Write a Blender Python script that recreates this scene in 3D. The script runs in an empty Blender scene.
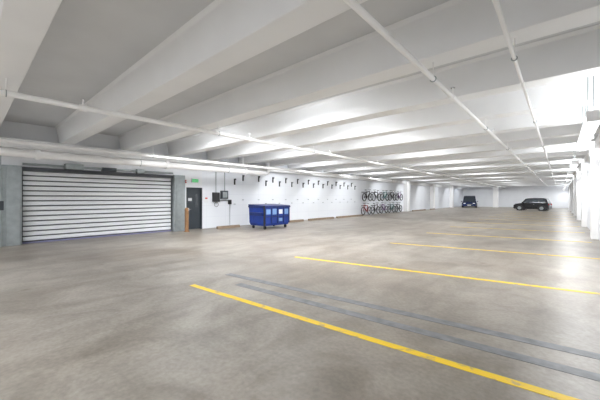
import bpy, math, random
from mathutils import Vector, Matrix
random.seed(4)
sc=bpy.context.scene
try:
    sc.view_settings.view_transform='Standard'
except Exception: pass

# ---------------- materials ----------------
def pmat(name,col,rough=.6,metal=0,emit=None,es=0,var=0,scale=4,bump=0):
    m=bpy.data.materials.new(name); m.use_nodes=True
    nt=m.node_tree; b=nt.nodes['Principled BSDF']
    b.inputs['Base Color'].default_value=(*col,1)
    b.inputs['Roughness'].default_value=rough
    b.inputs['Metallic'].default_value=metal
    if emit:
        b.inputs['Emission Color'].default_value=(*emit,1); b.inputs['Emission Strength'].default_value=es
    if var or bump:
        tc=nt.nodes.new('ShaderNodeTexCoord'); n=nt.nodes.new('ShaderNodeTexNoise')
        n.inputs['Scale'].default_value=scale; n.inputs['Detail'].default_value=6
        nt.links.new(tc.outputs['Object'],n.inputs['Vector'])
        if var:
            r=nt.nodes.new('ShaderNodeValToRGB')
            r.color_ramp.elements[0].position=.3; r.color_ramp.elements[1].position=.7
            r.color_ramp.elements[0].color=(*[c*(1-var) for c in col],1)
            r.color_ramp.elements[1].color=(*[min(1,c*(1+var*.4)) for c in col],1)
            nt.links.new(n.outputs['Fac'],r.inputs['Fac']); nt.links.new(r.outputs['Color'],b.inputs['Base Color'])
        if bump:
            bp=nt.nodes.new('ShaderNodeBump'); bp.inputs['Strength'].default_value=bump
            nt.links.new(n.outputs['Fac'],bp.inputs['Height']); nt.links.new(bp.outputs['Normal'],b.inputs['Normal'])
    return m
def floor_mat():
    m=bpy.data.materials.new('concrete_floor'); m.use_nodes=True
    nt=m.node_tree; L=nt.links; b=nt.nodes['Principled BSDF']
    tc=nt.nodes.new('ShaderNodeTexCoord')
    mp=nt.nodes.new('ShaderNodeMapping'); mp.inputs['Scale'].default_value=(1,.3,1); L.new(tc.outputs['Object'],mp.inputs['Vector'])
    def noise(s,d,dist=0,src=None):
        n=nt.nodes.new('ShaderNodeTexNoise'); n.inputs['Scale'].default_value=s; n.inputs['Detail'].default_value=d
        n.inputs['Distortion'].default_value=dist; L.new(src or tc.outputs['Object'],n.inputs['Vector']); return n
    n1=noise(.3,5,.6); n2=noise(1.1,14,.7); n2.inputs['Roughness'].default_value=.7; n3=noise(22,8); n4=noise(1.8,8,.4,mp.outputs[0]); 
    def ramp(src,p0,c0,p1,c1):
        r=nt.nodes.new('ShaderNodeValToRGB'); e=r.color_ramp.elements
        e[0].position=p0; e[0].color=(*c0,1); e[1].position=p1; e[1].color=(*c1,1); L.new(src,r.inputs['Fac']); return r
    r1=ramp(n1.outputs['Fac'],.38,(.265,.232,.195),.62,(.345,.32,.285))
    r2=ramp(n2.outputs['Fac'],.34,(.68,.66,.63),.58,(1.06,1.055,1.05))
    r3=ramp(n3.outputs['Fac'],.3,(.84,.84,.84),.7,(1.08,1.08,1.08))
    r5=ramp(n4.outputs['Fac'],.38,(.83,.82,.80),.56,(1.04,1.04,1.04))
    def mul(a,c):
        x=nt.nodes.new('ShaderNodeMix'); x.data_type='RGBA'; x.blend_type='MULTIPLY'; x.inputs[0].default_value=1
        L.new(a,x.inputs[6]); L.new(c,x.inputs[7]); return x.outputs[2]
    o=mul(mul(mul(r1.outputs['Color'],r2.outputs['Color']),r3.outputs['Color']),r5.outputs['Color'])
    v=nt.nodes.new('ShaderNodeTexVoronoi'); v.inputs['Scale'].default_value=1.1; L.new(tc.outputs['Object'],v.inputs['Vector'])
    r4=ramp(v.outputs['Distance'],.02,(.62,.59,.56),.1,(1,1,1))
    o=mul(o,r4.outputs['Color'])
    L.new(o,b.inputs['Base Color'])
    rr=nt.nodes.new('ShaderNodeMapRange'); rr.inputs[3].default_value=.3; rr.inputs[4].default_value=.5
    L.new(n2.outputs['Fac'],rr.inputs[0]); L.new(rr.outputs[0],b.inputs['Roughness'])
    bp=nt.nodes.new('ShaderNodeBump'); bp.inputs['Strength'].default_value=.08; bp.inputs['Distance'].default_value=.02
    L.new(n3.outputs['Fac'],bp.inputs['Height']); L.new(bp.outputs['Normal'],b.inputs['Normal'])
    return m
def wall_mat():
    m=pmat('painted_block',(.85,.87,.9),.5); nt=m.node_tree; b=nt.nodes['Principled BSDF']
    tc=nt.nodes.new('ShaderNodeTexCoord')
    sx=nt.nodes.new('ShaderNodeSeparateXYZ'); cb=nt.nodes.new('ShaderNodeCombineXYZ')
    nt.links.new(tc.outputs['Object'],sx.inputs[0]); nt.links.new(sx.outputs['Y'],cb.inputs['X']); nt.links.new(sx.outputs['Z'],cb.inputs['Y'])
    br=nt.nodes.new('ShaderNodeTexBrick'); br.inputs['Scale'].default_value=1; br.offset=0
    br.inputs['Brick Width'].default_value=1.2; br.inputs['Row Height'].default_value=.6; br.inputs['Mortar Size'].default_value=.01
    br.inputs['Color1'].default_value=(.85,.88,.92,1); br.inputs['Color2'].default_value=(.83,.86,.91,1); br.inputs['Mortar'].default_value=(.77,.8,.86,1)
    nt.links.new(cb.outputs[0],br.inputs['Vector']); nt.links.new(br.outputs['Color'],b.inputs['Base Color'])
    return m
def yellow_mat():
    m=bpy.data.materials.new('worn_yellow_paint'); m.use_nodes=True; nt=m.node_tree; L=nt.links; b=nt.nodes['Principled BSDF']
    tc=nt.nodes.new('ShaderNodeTexCoord'); n=nt.nodes.new('ShaderNodeTexNoise'); n.inputs['Scale'].default_value=9; n.inputs['Detail'].default_value=8
    L.new(tc.outputs['Object'],n.inputs['Vector'])
    r=nt.nodes.new('ShaderNodeValToRGB'); e=r.color_ramp.elements
    e[0].position=.34; e[0].color=(.5,.38,.14,1); e[1].position=.46; e[1].color=(.85,.58,.01,1)
    L.new(n.outputs['Fac'],r.inputs['Fac']); L.new(r.outputs['Color'],b.inputs['Base Color']); b.inputs['Roughness'].default_value=.5
    return m
M=dict(
 floor=floor_mat(), block=wall_mat(), yellow=yellow_mat(),
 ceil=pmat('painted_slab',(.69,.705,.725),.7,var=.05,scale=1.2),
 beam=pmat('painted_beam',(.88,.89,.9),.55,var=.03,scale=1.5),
 white=pmat('white_paint',(.95,.95,.95),.4),
 wallw=pmat('white_wall_paint',(.86,.88,.91),.5,var=.04,scale=1),
 sealant=pmat('grey_joint_sealant',(.21,.22,.235),.5,var=.35,scale=7),
 slat=pmat('door_slat_white',(.87,.89,.92),.35),
 gap=pmat('door_gap_dark',(.06,.065,.075),.5),
 steel=pmat('galvanised_steel',(.38,.42,.43),.35,.5,var=.15,scale=5),
 darkg=pmat('dark_grey_paint',(.035,.045,.055),.4),
 black=pmat('black_rubber',(.012,.012,.014),.6),
 blackm=pmat('black_metal',(.016,.016,.018),.35),
 blue=pmat('dumpster_blue',(.008,.04,.27),.4,var=.2,scale=4),
 blued=pmat('dumpster_lid',(.006,.02,.12),.4),
 label=pmat('label_pale',(.2,.34,.6),.5),
 labelw=pmat('label_white',(.8,.82,.85),.5),
 bronze=pmat('bollard_brown',(.3,.16,.07),.5,var=.2,scale=9),
 curb=pmat('curb_tan',(.26,.19,.13),.7,var=.2,scale=4),
 green=pmat('exit_green',(.02,.4,.1),.5,emit=(.03,.8,.2),es=.4),
 red=pmat('red_plastic',(.6,.03,.02),.4),
 carblk=pmat('car_paint_black',(.01,.01,.012),.15),
 carblu=pmat('car_paint_navy',(.01,.022,.08),.15),
 glass=pmat('car_glass',(.05,.06,.07),.05),
 chrome=pmat('chrome',(.7,.7,.72),.2,1),
 lamp=pmat('lamp_diffuser',(1,1,1),.4,emit=(.96,.98,1),es=3.5),
 hl=pmat('headlamp',(.9,.9,.95),.1,emit=(1,1,1),es=.6),
 tail=pmat('tail_lamp',(.5,.01,.01),.2),
 violet_glow=pmat('door_foot_violet_glow',(.25,.25,.4),.5),
 purple=pmat('bike_purple',(.18,.05,.22),.4), bred=pmat('bike_red',(.35,.02,.02),.4), bgrn=pmat('bike_teal',(.02,.16,.15),.4),
)

# ---------------- mesh builder ----------------
class B:
    def __init__(s,name): s.name=name; s.v=[]; s.f=[]; s.mi=[]; s.ms=[]; s.sm=[]
    def m(s,k):
        if k not in s.ms: s.ms.append(k)
        return s.ms.index(k)
    def add(s,vs,fs,k,smooth=False):
        o=len(s.v); s.v+= [tuple(v) for v in vs]; i=s.m(k)
        for f in fs: s.f.append([a+o for a in f]); s.mi.append(i); s.sm.append(smooth)
        return s
    def box(s,x0,x1,y0,y1,z0,z1,k):
        vs=[(x,y,z) for x in (x0,x1) for y in (y0,y1) for z in (z0,z1)]
        return s.add(vs,[(0,1,3,2),(4,6,7,5),(0,4,5,1),(2,3,7,6),(0,2,6,4),(1,5,7,3)],k)
    def cyl(s,p,q,r,k,n=12,r2=None,caps=True):
        p=Vector(p);q=Vector(q);d=(q-p).normalized(); r2=r if r2 is None else r2
        a=d.orthogonal().normalized(); b=d.cross(a)
        vs=[p+(a*math.cos(t)+b*math.sin(t))*r for t in [2*math.pi*i/n for i in range(n)]]
        vs+=[q+(a*math.cos(t)+b*math.sin(t))*r2 for t in [2*math.pi*i/n for i in range(n)]]
        s.add(vs,[(i,(i+1)%n,n+(i+1)%n,n+i) for i in range(n)],k,True)
        if caps: s.add(vs,[tuple(range(n-1,-1,-1)),tuple(range(n,2*n))],k)
        return s
    def torus(s,c,ax,R,r,k,n=28,m=8):
        c=Vector(c);ax=Vector(ax).normalized();a=ax.orthogonal().normalized();b=ax.cross(a);vs=[];fs=[]
        for i in range(n):
            t=2*math.pi*i/n; d=a*math.cos(t)+b*math.sin(t)
            for j in range(m):
                u=2*math.pi*j/m; vs.append(c+d*(R+r*math.cos(u))+ax*(r*math.sin(u)))
        for i in range(n):
            for j in range(m):
                fs.append((i*m+j,((i+1)%n)*m+j,((i+1)%n)*m+(j+1)%m,i*m+(j+1)%m))
        return s.add(vs,fs,k,True)
    def loft(s,secs,k,caps=True,smooth=False):
        n=len(secs[0]); vs=[v for q in secs for v in q]; fs=[]
        for a in range(len(secs)-1):
            for i in range(n): fs.append((a*n+i,a*n+(i+1)%n,(a+1)*n+(i+1)%n,(a+1)*n+i))
        if caps: fs+= [tuple(range(n-1,-1,-1)),tuple(range((len(secs)-1)*n,len(secs)*n))]
        return s.add(vs,fs,k,smooth)
    def quad(s,pts,k): return s.add(pts,[tuple(range(len(pts)))],k)
    def done(s,bevel=0,loc=None,rot=0,parent=None):
        me=bpy.data.meshes.new(s.name); me.from_pydata(s.v,[],s.f)
        for k in s.ms: me.materials.append(M[k])
        for p,i,sm in zip(me.polygons,s.mi,s.sm): p.material_index=i; p.use_smooth=sm
        me.update()
        import bmesh
        bm=bmesh.new(); bm.from_mesh(me); bmesh.ops.recalc_face_normals(bm,faces=bm.faces[:]); bm.to_mesh(me); bm.free()
        o=bpy.data.objects.new(s.name,me); sc.collection.objects.link(o)
        if bevel:
            b=o.modifiers.new('bevel','BEVEL'); b.width=bevel; b.segments=2; b.limit_method='ANGLE'
        if loc: o.location=loc
        o.rotation_euler[2]=rot
        if parent: o.parent=parent
        return o

WL=-14.0; WR=1.12; YB=-9.0; YF=63.0; ZS=4.2; ZB=3.6
BY0=.45; BS=2.05
# ---------------- shell ----------------
B('floor').box(WL-.3,WR+.3,YB-.3,YF+.3,-.2,0,'floor').done()
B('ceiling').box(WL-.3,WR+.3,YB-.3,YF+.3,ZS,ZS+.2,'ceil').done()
DY0,DY1,DH=1.25,6.62,2.58
EY0,EY1,EH=7.3,8.15,2.13
w=B('wall_left')
w.box(WL-.3,WL,YB-.3,DY0-.0,0,ZS,'wallw').box(WL-.3,WL,DY0,DY1,DH+.05,ZS,'wallw').box(WL-.3,WL,DY1,EY0,0,ZS,'wallw')
w.box(WL-.3,WL,EY0,EY1,EH,ZS,'wallw').box(WL-.3,WL,EY1,YF+.3,0,ZS,'block')
w.done()
B('wall_right').box(WR,WR+.3,YB-.3,YF+.3,0,ZS,'wallw').done()
B('wall_far').box(WL,WR,YF,YF+.3,0,ZS,'wallw').done()
B('wall_near').box(WL,WR,YB-.3,YB,0,ZS,'wallw').done()
for y in [16,22.5,29,35.5,42,48.5,55]:
    B('pillar').box(WR-.22,WR,y,y+.55,0,ZB-.25,'white').done(.02)
for y in [34.5,44,54]:
    B('pillar').box(WL,WL+.5,y,y+.7,0,ZB-.02,'white').done(.02)
for x in (-8.6,):
    B('pillar').box(x,x+.7,59.5,60.2,0,ZB-.02,'white').done(.02)
k=-4
while BY0+BS*k<YF-1:
    y=BY0+BS*k
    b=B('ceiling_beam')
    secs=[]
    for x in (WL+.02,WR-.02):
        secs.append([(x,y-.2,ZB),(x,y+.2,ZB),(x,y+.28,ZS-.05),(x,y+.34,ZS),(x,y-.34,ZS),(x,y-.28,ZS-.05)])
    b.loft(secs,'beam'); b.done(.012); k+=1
B('trim_ledge').box(WL,WL+.35,YB,YF,ZB-.32,ZB,'beam').done(.02)
B('trim_ledge').box(WR-.22,WR,YB,YF,ZB-.25,ZB,'beam').done(.02)

# ---------------- floor markings ----------------
def unproj(px,py,h=1.6):
    u=(px-300)/295; d=h*295/(py-198)
    s,c=math.sin(math.radians(41.4)),math.cos(math.radians(41.4))
    return Vector(((-s+c*u)*d,(c+s*u)*d,0))
def stripe(name,p,q,w,k,z=.004):
    p=Vector((p[0],p[1],0));q=Vector((q[0],q[1],0)); d=(q-p).normalized(); n=Vector((-d.y,d.x,0))*w/2
    b=B(name); lo=[p-n,q-n,q+n,p+n]
    b.loft([[v+Vector((0,0,.0005)) for v in lo],[v+Vector((0,0,z)) for v in lo]],k); return b.done()
def ext(p,q,x):
    t=(x-p.x)/(q.x-p.x); return p+(q-p)*t
stalls=[((192,285),(570,400)),((295,257),(600,294)),((390,243),(600,259))]
for a,c in stalls:
    p=unproj(*a);q=unproj(*c); stripe('parking_line',p,ext(p,q,.85),.10,'yellow')
for k in range(8):
    y0=14.0+3.9*k
    stripe('parking_line',(-4.6,y0,0),(.85,y0+.9,0),.11,'yellow')
for a,c in [((228,274),(600,357)),((238,284),(600,378))]:
    p=unproj(*a);q=unproj(*c); stripe('floor_joint_strip',p,ext(p,q,1.0),.15,'sealant',.003)

# ---------------- roller door ----------------
g=B('roller_door')
n=14; sh=(DH-.08)/n
g.box(WL-.22,WL-.12,DY0+.02,DY1-.02,.0,DH,'gap')
for i in range(n):
    z0=.06+i*sh
    secs=[]
    for yy in (DY0+.08,DY1-.08):
        secs.append([(WL-.12,yy,z0+.03),(WL-.07,yy,z0+.03),(WL-.05,yy,z0+.05),(WL-.05,yy,z0+sh-.03),(WL-.075,yy,z0+sh-.012),(WL-.12,yy,z0+sh-.012)])
    g.loft(secs,'slat')
g.box(WL-.13,WL-.03,DY0+.06,DY1-.06,0.0,.05,'violet_glow')  # violet glow at the door foot, put into this strip's colour
g.box(WL-.1,WL+.22,DY0-.62,DY0+.03,0,DH+.12,'steel').box(WL+.22,WL+.26,DY0-.35,DY0-.02,0,DH+.05,'steel')
g.box(WL-.1,WL+.22,DY1-.03,DY1+.5,0,DH+.12,'steel').box(WL+.22,WL+.25,DY1+.05,DY1+.15,0,DH+.05,'steel')
g.cyl((WL+.28,DY0-.5,0),(WL+.28,DY0-.5,DH+.7),.03,'steel').box(WL+.22,WL+.34,DY0-.6,DY0-.42,1.2,1.5,'darkg')
g.box(WL-.05,WL+.12,DY0+.03,DY1-.03,DH-.04,DH+.1,'gap')
g.box(WL-.05,WL+.3,DY0+1.2,DY0+1.75,DH+.1,DH+.3,'steel').box(WL-.05,WL+.2,DY0+2.4,DY0+2.9,DH+.1,DH+.25,'darkg').box(WL-.05,WL+.2,DY0+3.7,DY0+4.0,DH+.1,DH+.28,'steel')
g.cyl((WL+.1,DY0+.05,DH+.2),(WL+.1,DY1-.05,DH+.2),.04,'steel')
g.done(.006)

# ---------------- exit door ----------------
d=B('door_1')
d.box(WL-.12,WL-.06,EY0+.05,EY1-.05,.02,EH-.05,'darkg')
d.box(WL-.15,WL+.03,EY0,EY0+.05,0,EH,'darkg').box(WL-.15,WL+.03,EY1-.05,EY1,0,EH,'darkg').box(WL-.15,WL+.03,EY0,EY1,EH-.05,EH,'darkg')
d.box(WL-.06,WL-.055,EY0+.5,EY0+.68,1.2,1.8,'glass').box(WL-.06,WL-.02,EY0+.1,EY0+.16,.95,1.1,'chrome').cyl((WL-.02,EY0+.13,1.03),(WL-.02,EY0+.26,1.03),.012,'chrome')
d.box(WL-.058,WL-.054,EY0+.12,EY0+.32,1.45,1.6,'labelw')
d.done(.004)
e=B('exit_sign'); e.box(WL,WL+.08,EY0+.25,EY0+.62,2.38,2.58,'labelw').box(WL+.08,WL+.085,EY0+.27,EY0+.60,2.4,2.56,'green')
for j in range(4):
    yy=EY0+.3+j*.075; e.box(WL+.085,WL+.088,yy,yy+.015,2.43,2.53,'labelw')
    for zz in (2.43,2.475,2.52): e.box(WL+.085,WL+.088,yy,yy+.05,zz,zz+.012,'labelw')
e.done()
f=B('fire_alarm'); f.box(WL-.01,WL+.06,6.98+.22,6.98+.3,2.35,2.5,'red').cyl((WL+.06,7.24,2.43),(WL+.09,7.24,2.43),.03,'labelw'); f.done(.004)
f=B('bollard'); f.cyl((-13.3,6.95,0),(-13.3,6.95,1.08),.09,'bronze',20).cyl((-13.3,6.95,1.08),(-13.3,6.95,1.14),.09,'bronze',20,.04).cyl((-13.3,6.95,0),(-13.3,6.95,.02),.14,'bronze',20); f.done()
f=B('door_notice'); f.box(WL-.01,WL+.01,8.3,8.5,1.35,1.65,'labelw').box(WL+.01,WL+.012,8.33,8.47,1.55,1.62,'red'); f.done()
f=B('electrical_box')
f.box(WL,WL+.2,8.75,9.1,1.4,1.9,'blackm').box(WL,WL+.18,9.25,9.65,1.55,2.0,'darkg').box(WL+.18,WL+.19,9.31,9.59,1.62,1.93,'steel').box(WL,WL+.12,9.75,9.92,1.25,1.5,'blackm')
f.cyl((WL+.06,8.95,1.9),(WL+.06,8.95,3.28),.02,'steel').cyl((WL+.06,9.5,2.0),(WL+.06,9.5,3.28),.02,'steel').cyl((WL+.05,9.85,1.25),(WL+.05,9.85,.0),.012,'steel').cyl((WL+.05,9.0,1.45),(WL+.05,9.8,1.45),.015,'blackm')
f.torus((WL+.1,8.95,1.25),(1,0,0),.12,.012,'blackm')
f.done(.01)

# ---------------- dumpster ----------------
f=B('dumpster')
X0,X1,Y0,Y1=-.6,.6,-.9,.9
def sec(z,e,fx=0): return [(X0-e,Y0-e,z),(X1+e+fx,Y0-e,z),(X1+e+fx,Y1+e,z),(X0-e,Y1+e,z)]
f.loft([sec(.17,-.05),sec(.3,0),sec(1.12,0.02)],'blue')
f.loft([sec(1.1,.05),sec(1.17,.05)],'blued')
f.loft([sec(1.17,.04),[(X0-.04,Y0-.04,1.27),(X1+.02,Y0-.04,1.21),(X1+.02,Y1+.04,1.21),(X0-.04,Y1+.04,1.27)]],'blued')
for yy in (-.86,-.45,0,.45,.86): f.box(X1,X1+.05,yy-.03,yy+.03,.28,1.1,'blued')
f.box(X1,X1+.04,-.88,.88,.62,.67,'blued')
f.box(X1+.005,X1+.03,-.8,-.5,.76,1.02,'label').box(X1+.005,X1+.03,-.36,-.08,.74,1.04,'label').box(X1+.005,X1+.03,.1,.36,.76,1.0,'labelw').box(X1+.005,X1+.03,.52,.8,.74,1.02,'label').box(X1+.005,X1+.03,.1,.34,.38,.54,'label')
for sy in (-1,1):
    f.box(X0+.1,X1-.1,sy*.94-.05,sy*.94+.05,.7,.86,'blued')
    for sx in (X0+.15,X1-.15):
        f.box(sx-.05,sx+.05,sy*.74-.05,sy*.74+.05,.14,.22,'blackm'); f.cyl((sx,sy*.74-.03,.08),(sx,sy*.74+.03,.08),.08,'black',16)
f.box(X1+.02,X1+.08,-1.0,-.93,.05,1.22,'blackm')
f.done(.012,loc=(-11.75,10.85,0))

# ---------------- wall hooks ----------------
f=B('bike_hook_rail')
yy=10.2; i=0
while yy<23.8:
    if abs(yy-11.35)>.25:
        z=2.62 if i%2 else 2.38
        f.box(WL,WL+.03,yy-.045,yy+.045,z-.02,z+.33,'blackm').box(WL+.03,WL+.13,yy-.02,yy+.02,z+.24,z+.28,'darkg').box(WL+.11,WL+.13,yy-.02,yy+.02,z+.28,z+.33,'darkg')
        f.box(WL,WL+.03,yy-.06,yy+.06,z-1.15,z-1.11,'steel')
    yy+=.6; i+=1
f.done()

# ---------------- bicycles ----------------
def bike(x,y,z,fk,rot=0,flip=1):
    b=B('bicycle'); R=.34
    def P(a,h): return (0,a*flip,h)
    for a in (-.52,.52):
        b.torus(P(a,R),(1,0,0),R-.03,.038,'black',28,6)
        b.cyl((-.04,a*flip,R),(.04,a*flip,R),.03,'blackm')
        for t in range(12):
            an=math.pi*t/6+.1; b.cyl((0,a*flip,R),(0,a*flip+math.cos(an)*(R-.04),R+math.sin(an)*(R-.04)),.003,'darkg',4,caps=False)
    bb=P(-.08,.28); st=P(-.22,.82); hd=P(.36,.84); hl=P(.4,.7); rw=P(-.52,R)
    for p,q,r in ((bb,st,.026),(bb,hl,.032),(P(-.2,.76),hd,.026),(bb,rw,.018),(rw,P(-.2,.76),.016),(hd,hl,.03),(hl,P(.52,R),.023)): b.cyl(p,q,r,fk,8)
    b.cyl(st,P(-.24,.92),.014,'chrome',8)
    b.loft([[(-.07,-.37*flip,.92),(.07,-.37*flip,.92),(.06,-.37*flip,.96),(-.06,-.37*flip,.96)],[(-.02,-.1*flip,.93),(.02,-.1*flip,.93),(.015,-.1*flip,.96),(-.015,-.1*flip,.96)]],'black')
    b.cyl(hd,P(.34,.95),.014,'chrome',8); b.cyl((-.12,.37*flip,.97),(.12,.37*flip,.97),.016,'blackm',8)
    for sx in (-.12,.12): b.cyl((sx,.37*flip,.97),(sx,.27*flip,.97),.018,'black',8)
    b.torus(bb,(1,0,0),.09,.012,'blackm',16,5); b.cyl((.03,bb[1],bb[2]),(.03,bb[1]+.12,bb[2]-.11),.01,'chrome',6); b.box(.03,.12,bb[1]+.08,bb[1]+.16,bb[2]-.13,bb[2]-.1,'black')
    b.cyl((-.03,bb[1],bb[2]),(-.03,bb[1]-.12,bb[2]+.11),.01,'chrome',6); b.box(-.12,-.03,bb[1]-.16,bb[1]-.08,bb[2]+.1,bb[2]+.13,'black')
    o=b.done(loc=(x,y,z),rot=rot); o.scale=(1,1.12,1.12); return o
cols=['bred','blackm','purple','bgrn','blackm','blackm','bgrn','blackm','purple','blackm']
yy=25.0
for i in range(5):
    bike(WL+.3,yy,0.02,cols[i],0,1 if i%2 else -1)
    bike(WL+.3,yy+.2,1.3,cols[i+4],0,-1 if i%2 else 1); yy+=1.85
f=B('bike_wall_rack')
for i in range(5):
    yc=25.1+1.85*i
    for zz in (.84,2.12):
        f.box(WL,WL+.05,yc-.5,yc+.45,zz,zz+.06,'blackm')
        for a in (-.35,.3): f.box(WL,WL+.24,yc+a-.02,yc+a+.02,zz+.02,zz+.05,'blackm')
f.done()
for (a,c) in ((8.6,10.0),(12.6,15.4),(16,19.0),(19.5,23.5),(35.5,40),(42,43.8)):
    b=B('wheel_stop'); 
    b.loft([[(WL+.62,yv,0),(WL+.8,yv,0),(WL+.77,yv,.13),(WL+.65,yv,.13)] for yv in (a,c)],'curb'); b.done(.01)

# ---------------- pipes ----------------
def pipe(name,x,z,r,y0,y1,hang=True,mat='white',step=2*BS,heads=False):
    b=B(name); b.cyl((x,y0,z),(x,y1,z),r,mat,14)
    yy=BY0-step*2
    while yy<y1:
        if yy>y0:
            if hang:
                b.cyl((x,yy,z),(x,yy,ZB),.008 if r<.1 else .012,mat,6); b.torus((x,yy,z),(0,1,0),r+.006,.008,'steel',16,5)
            b.cyl((x,yy+1.0,z),(x,yy+1.12,z),r*1.35,mat,14)
            if heads: b.cyl((x,yy+1.06,z),(x,yy+1.06,z+.16),.014,mat,8).cyl((x,yy+1.06,z+.16),(x,yy+1.06,z+.17),.035,'chrome',8)
        yy+=step
    return b.done()
pipe('sprinkler_pipe',-1.40,3.35,.034,YB+.1,YF-1.9,heads=True)
pipe('sprinkler_pipe',-.43,3.35,.022,YB+.1,YF-1.9)
pipe('sprinkler_pipe',-6.95,3.35,.05,YB+.1,YF-1.9,heads=True)
pipe('water_main_pipe',-12.4,2.98,.125,YB+.1,11.15)
pipe('drain_pipe',-11.2,3.13,.045,YB+.1,26)
b=B('branch_pipe'); b.cyl((-12.4,11.35,2.98),(-12.4,11.35,3.58),.08,'white').cyl((-12.4,11.35,2.98),(-13.95,11.35,2.98),.06,'white'); b.done()

# ---------------- lights ----------------
def fixture(x,y,z,L=1.9,P=60,up=.35,w=.2,along='y'):  # shared by the visible lamps and the added fill lamps
    b=B('fluorescent_or_fill_light')
    b.box(-w*.5,w*.5,-L/2,L/2,.05,.1,'white')
    b.loft([[(-w*.5,yy,.05),(-w*.42,yy,-.03),(-w*.2,yy,-.07),(w*.2,yy,-.07),(w*.42,yy,-.03),(w*.5,yy,.05)] for yy in (-L/2,L/2)],'lamp')
    b.box(-w*.52,w*.52,-L/2-.03,-L/2,-.07,.1,'white').box(-w*.52,w*.52,L/2,L/2+.03,-.07,.1,'white')
    top=(ZS-z)
    for s in (-.68,.68): b.cyl((0,s,.1),(0,s,top),.008,'steel',6)
    o=b.done(loc=(x,y,z)); 
    if along=='x': o.rotation_euler[2]=math.pi/2
    for sgn,pw in ((-1,P),(1,P*up)):
        ld=bpy.data.lights.new('tube_or_fill_light','AREA'); ld.shape='RECTANGLE'; ld.size=w; ld.size_y=L; ld.energy=pw; ld.color=(.97,.985,1)
        lo=bpy.data.objects.new('tube_or_fill_light',ld); sc.collection.objects.link(lo); lo.parent=o
        lo.location=(0,0,-.09 if sgn<0 else .12)
        if sgn>0: lo.rotation_euler=(math.pi,0,0)
bay=lambda k: BY0+BS*(k+.5)
for k in (-2,): fixture(.42,bay(k),2.9,P=60,up=.5)  # unseen lamp added behind the camera as fill
for k in (3,4): fixture(.42,bay(k),2.9,P=52,up=.38)
for k in (7,10,13,17,21,25,29): fixture(.42,bay(k),2.9,P=62,up=.6)
for k in (-4,-2):  # unseen rows behind the camera, added to fill the room with light
    for x in (-11.0,-6.5,-2.5): fixture(x,bay(k),3.9,L=1.5,P=145,up=.3,along='x')
for k in (2,3,4,6,8,10,13,16,19,22,25,28):  # hidden by beams; inner row and extra near bays are added fill
    for x in (-9.6 if k<5 else -11.3,-5.0):
        fixture(x,BY0+BS*k+.42,3.96,L=1.5,P=120,up=.2,along='x')

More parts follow.
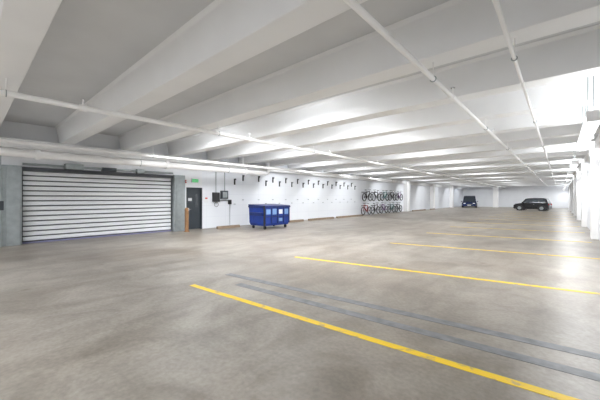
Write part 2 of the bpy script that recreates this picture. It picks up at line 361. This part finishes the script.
# ---------------- cars ----------------
def car(paint,loc,rot,L=4.3,W=1.85,H=1.55):
    b=B('car'); h=W/2
    prof=[(-.5,.42),(-.495,.7),(-.48,.95),(-.2,1.0),(.18,.98),(.3,.95),(.44,.86),(.495,.7),(.5,.42)]
    secs=[]
    for x,zt in prof:
        s=1 if abs(x)<.45 else .9
        secs.append([(x*L,-h*s,.28),(x*L,-h*s,zt*.8),(x*L,-h*s*.93,zt),(x*L,h*s*.93,zt),(x*L,h*s,zt*.8),(x*L,h*s,.28)])
    b.loft(secs,paint)
    gp=[(-.47,.95),(-.42,H-.1),(-.36,H-.02),(-.1,H),(.08,H-.04),(.14,H-.1),(.27,.95)]
    bot=.9*h; top=.74*h
    n=len(gp)
    def side(sg,off=0): return [(x*L,sg*(bot+(top-bot)*(z-.95)/(H-.95)+off),z) for x,z in gp]
    l=side(-1);r=side(1)
    fs=[tuple(range(n)),tuple(range(2*n-1,n-1,-1))]+[(i,i+1,n+i+1,n+i) for i in range(n-1)]
    b.add(l+r,fs,paint)
    for sg in (-1,1):
        for xs in ((-.40,-.24),(-.22,-.02),(0.0,.17)):
            def pt(x,z): return (x*L,sg*(bot+(top-bot)*(z-.95)/(H-.95)+.008),z)
            xt0=max(xs[0],-.38); xt1=min(xs[1],.11)
            b.quad([pt(xs[0],1.0),pt(xs[1] if xs[1]<.15 else .215,1.0),pt(xt1,H-.13),pt(xt0,H-.13)],'glass')
    def wq(x0,z0,x1,z1,ox):
        w0=bot+(top-bot)*(z0-.95)/(H-.95)-.1; w1=bot+(top-bot)*(z1-.95)/(H-.95)-.08
        b.quad([(x0*L+ox,-w0,z0),(x0*L+ox,w0,z0),(x1*L+ox,w1,z1),(x1*L+ox,-w1,z1)],'glass')
    wq(.262,.98,.15,H-.12,.02); wq(-.468,.98,-.425,H-.14,-.02)
    for sx in (-.31,.31):
        for sg in (-1,1):
            b.cyl((sx*L,sg*(h-.22),.34),(sx*L,sg*(h+.01),.34),.34,'black',24)
            b.cyl((sx*L,sg*(h+.01),.34),(sx*L,sg*(h+.02),.34),.2,'steel',20)
            for t in range(5):
                an=t*2*math.pi/5; b.cyl((sx*L,sg*(h+.025),.34),(sx*L+math.cos(an)*.2,sg*(h+.025),.34+math.sin(an)*.2),.025,'steel',6)
            b.torus((sx*L,sg*(h-.01),.34),(0,1,0),.39,.03,'black',24,6)
    for sg in (-1,1):
        b.box(.478*L,.495*L,sg*.62*h-.14,sg*.62*h+.14,.62,.76,'hl'); b.box(-.5*L,-.483*L,sg*.7*h-.12,sg*.7*h+.12,.7,.92,'tail')
        b.box(.2*L,.23*L,sg*(h+.08)-.09,sg*(h+.08)+.09,.98,1.1,paint)
        b.box(-.12*L,-.08*L,sg*h-.01,sg*h+.015,.8,.83,'chrome')
    b.box(.49*L,.503*L,-.4,.4,.45,.62,'blackm').box(.503*L,.508*L,-.25,.25,.36,.46,'labelw').box(-.51*L,-.498*L,-.26,.26,.6,.72,'labelw')
    b.box(-.47*L,.47*L,-h*.96,h*.96,.2,.32,'blackm')
    return b.done(.02,loc=loc,rot=rot)
car('carblk',(-2.65,47.5,0),math.radians(170),L=3.6,W=1.75,H=1.6)
car('carblu',(-11.6,57,0),math.radians(-80),L=4.5,W=2.15,H=2.0)

# ---------------- world, camera ----------------
wd=bpy.data.worlds.new('world'); sc.world=wd; wd.use_nodes=True
wd.node_tree.nodes['Background'].inputs[0].default_value=(.8,.85,.9,1); wd.node_tree.nodes['Background'].inputs[1].default_value=.5
cd=bpy.data.cameras.new('camera'); co=bpy.data.objects.new('camera',cd); sc.collection.objects.link(co)
cd.sensor_width=36; cd.lens=36*295/600; cd.shift_y=-2/600; cd.clip_end=300
co.location=(0,0,1.6); co.rotation_euler=(math.pi/2,0,math.radians(41.4))
sc.camera=co
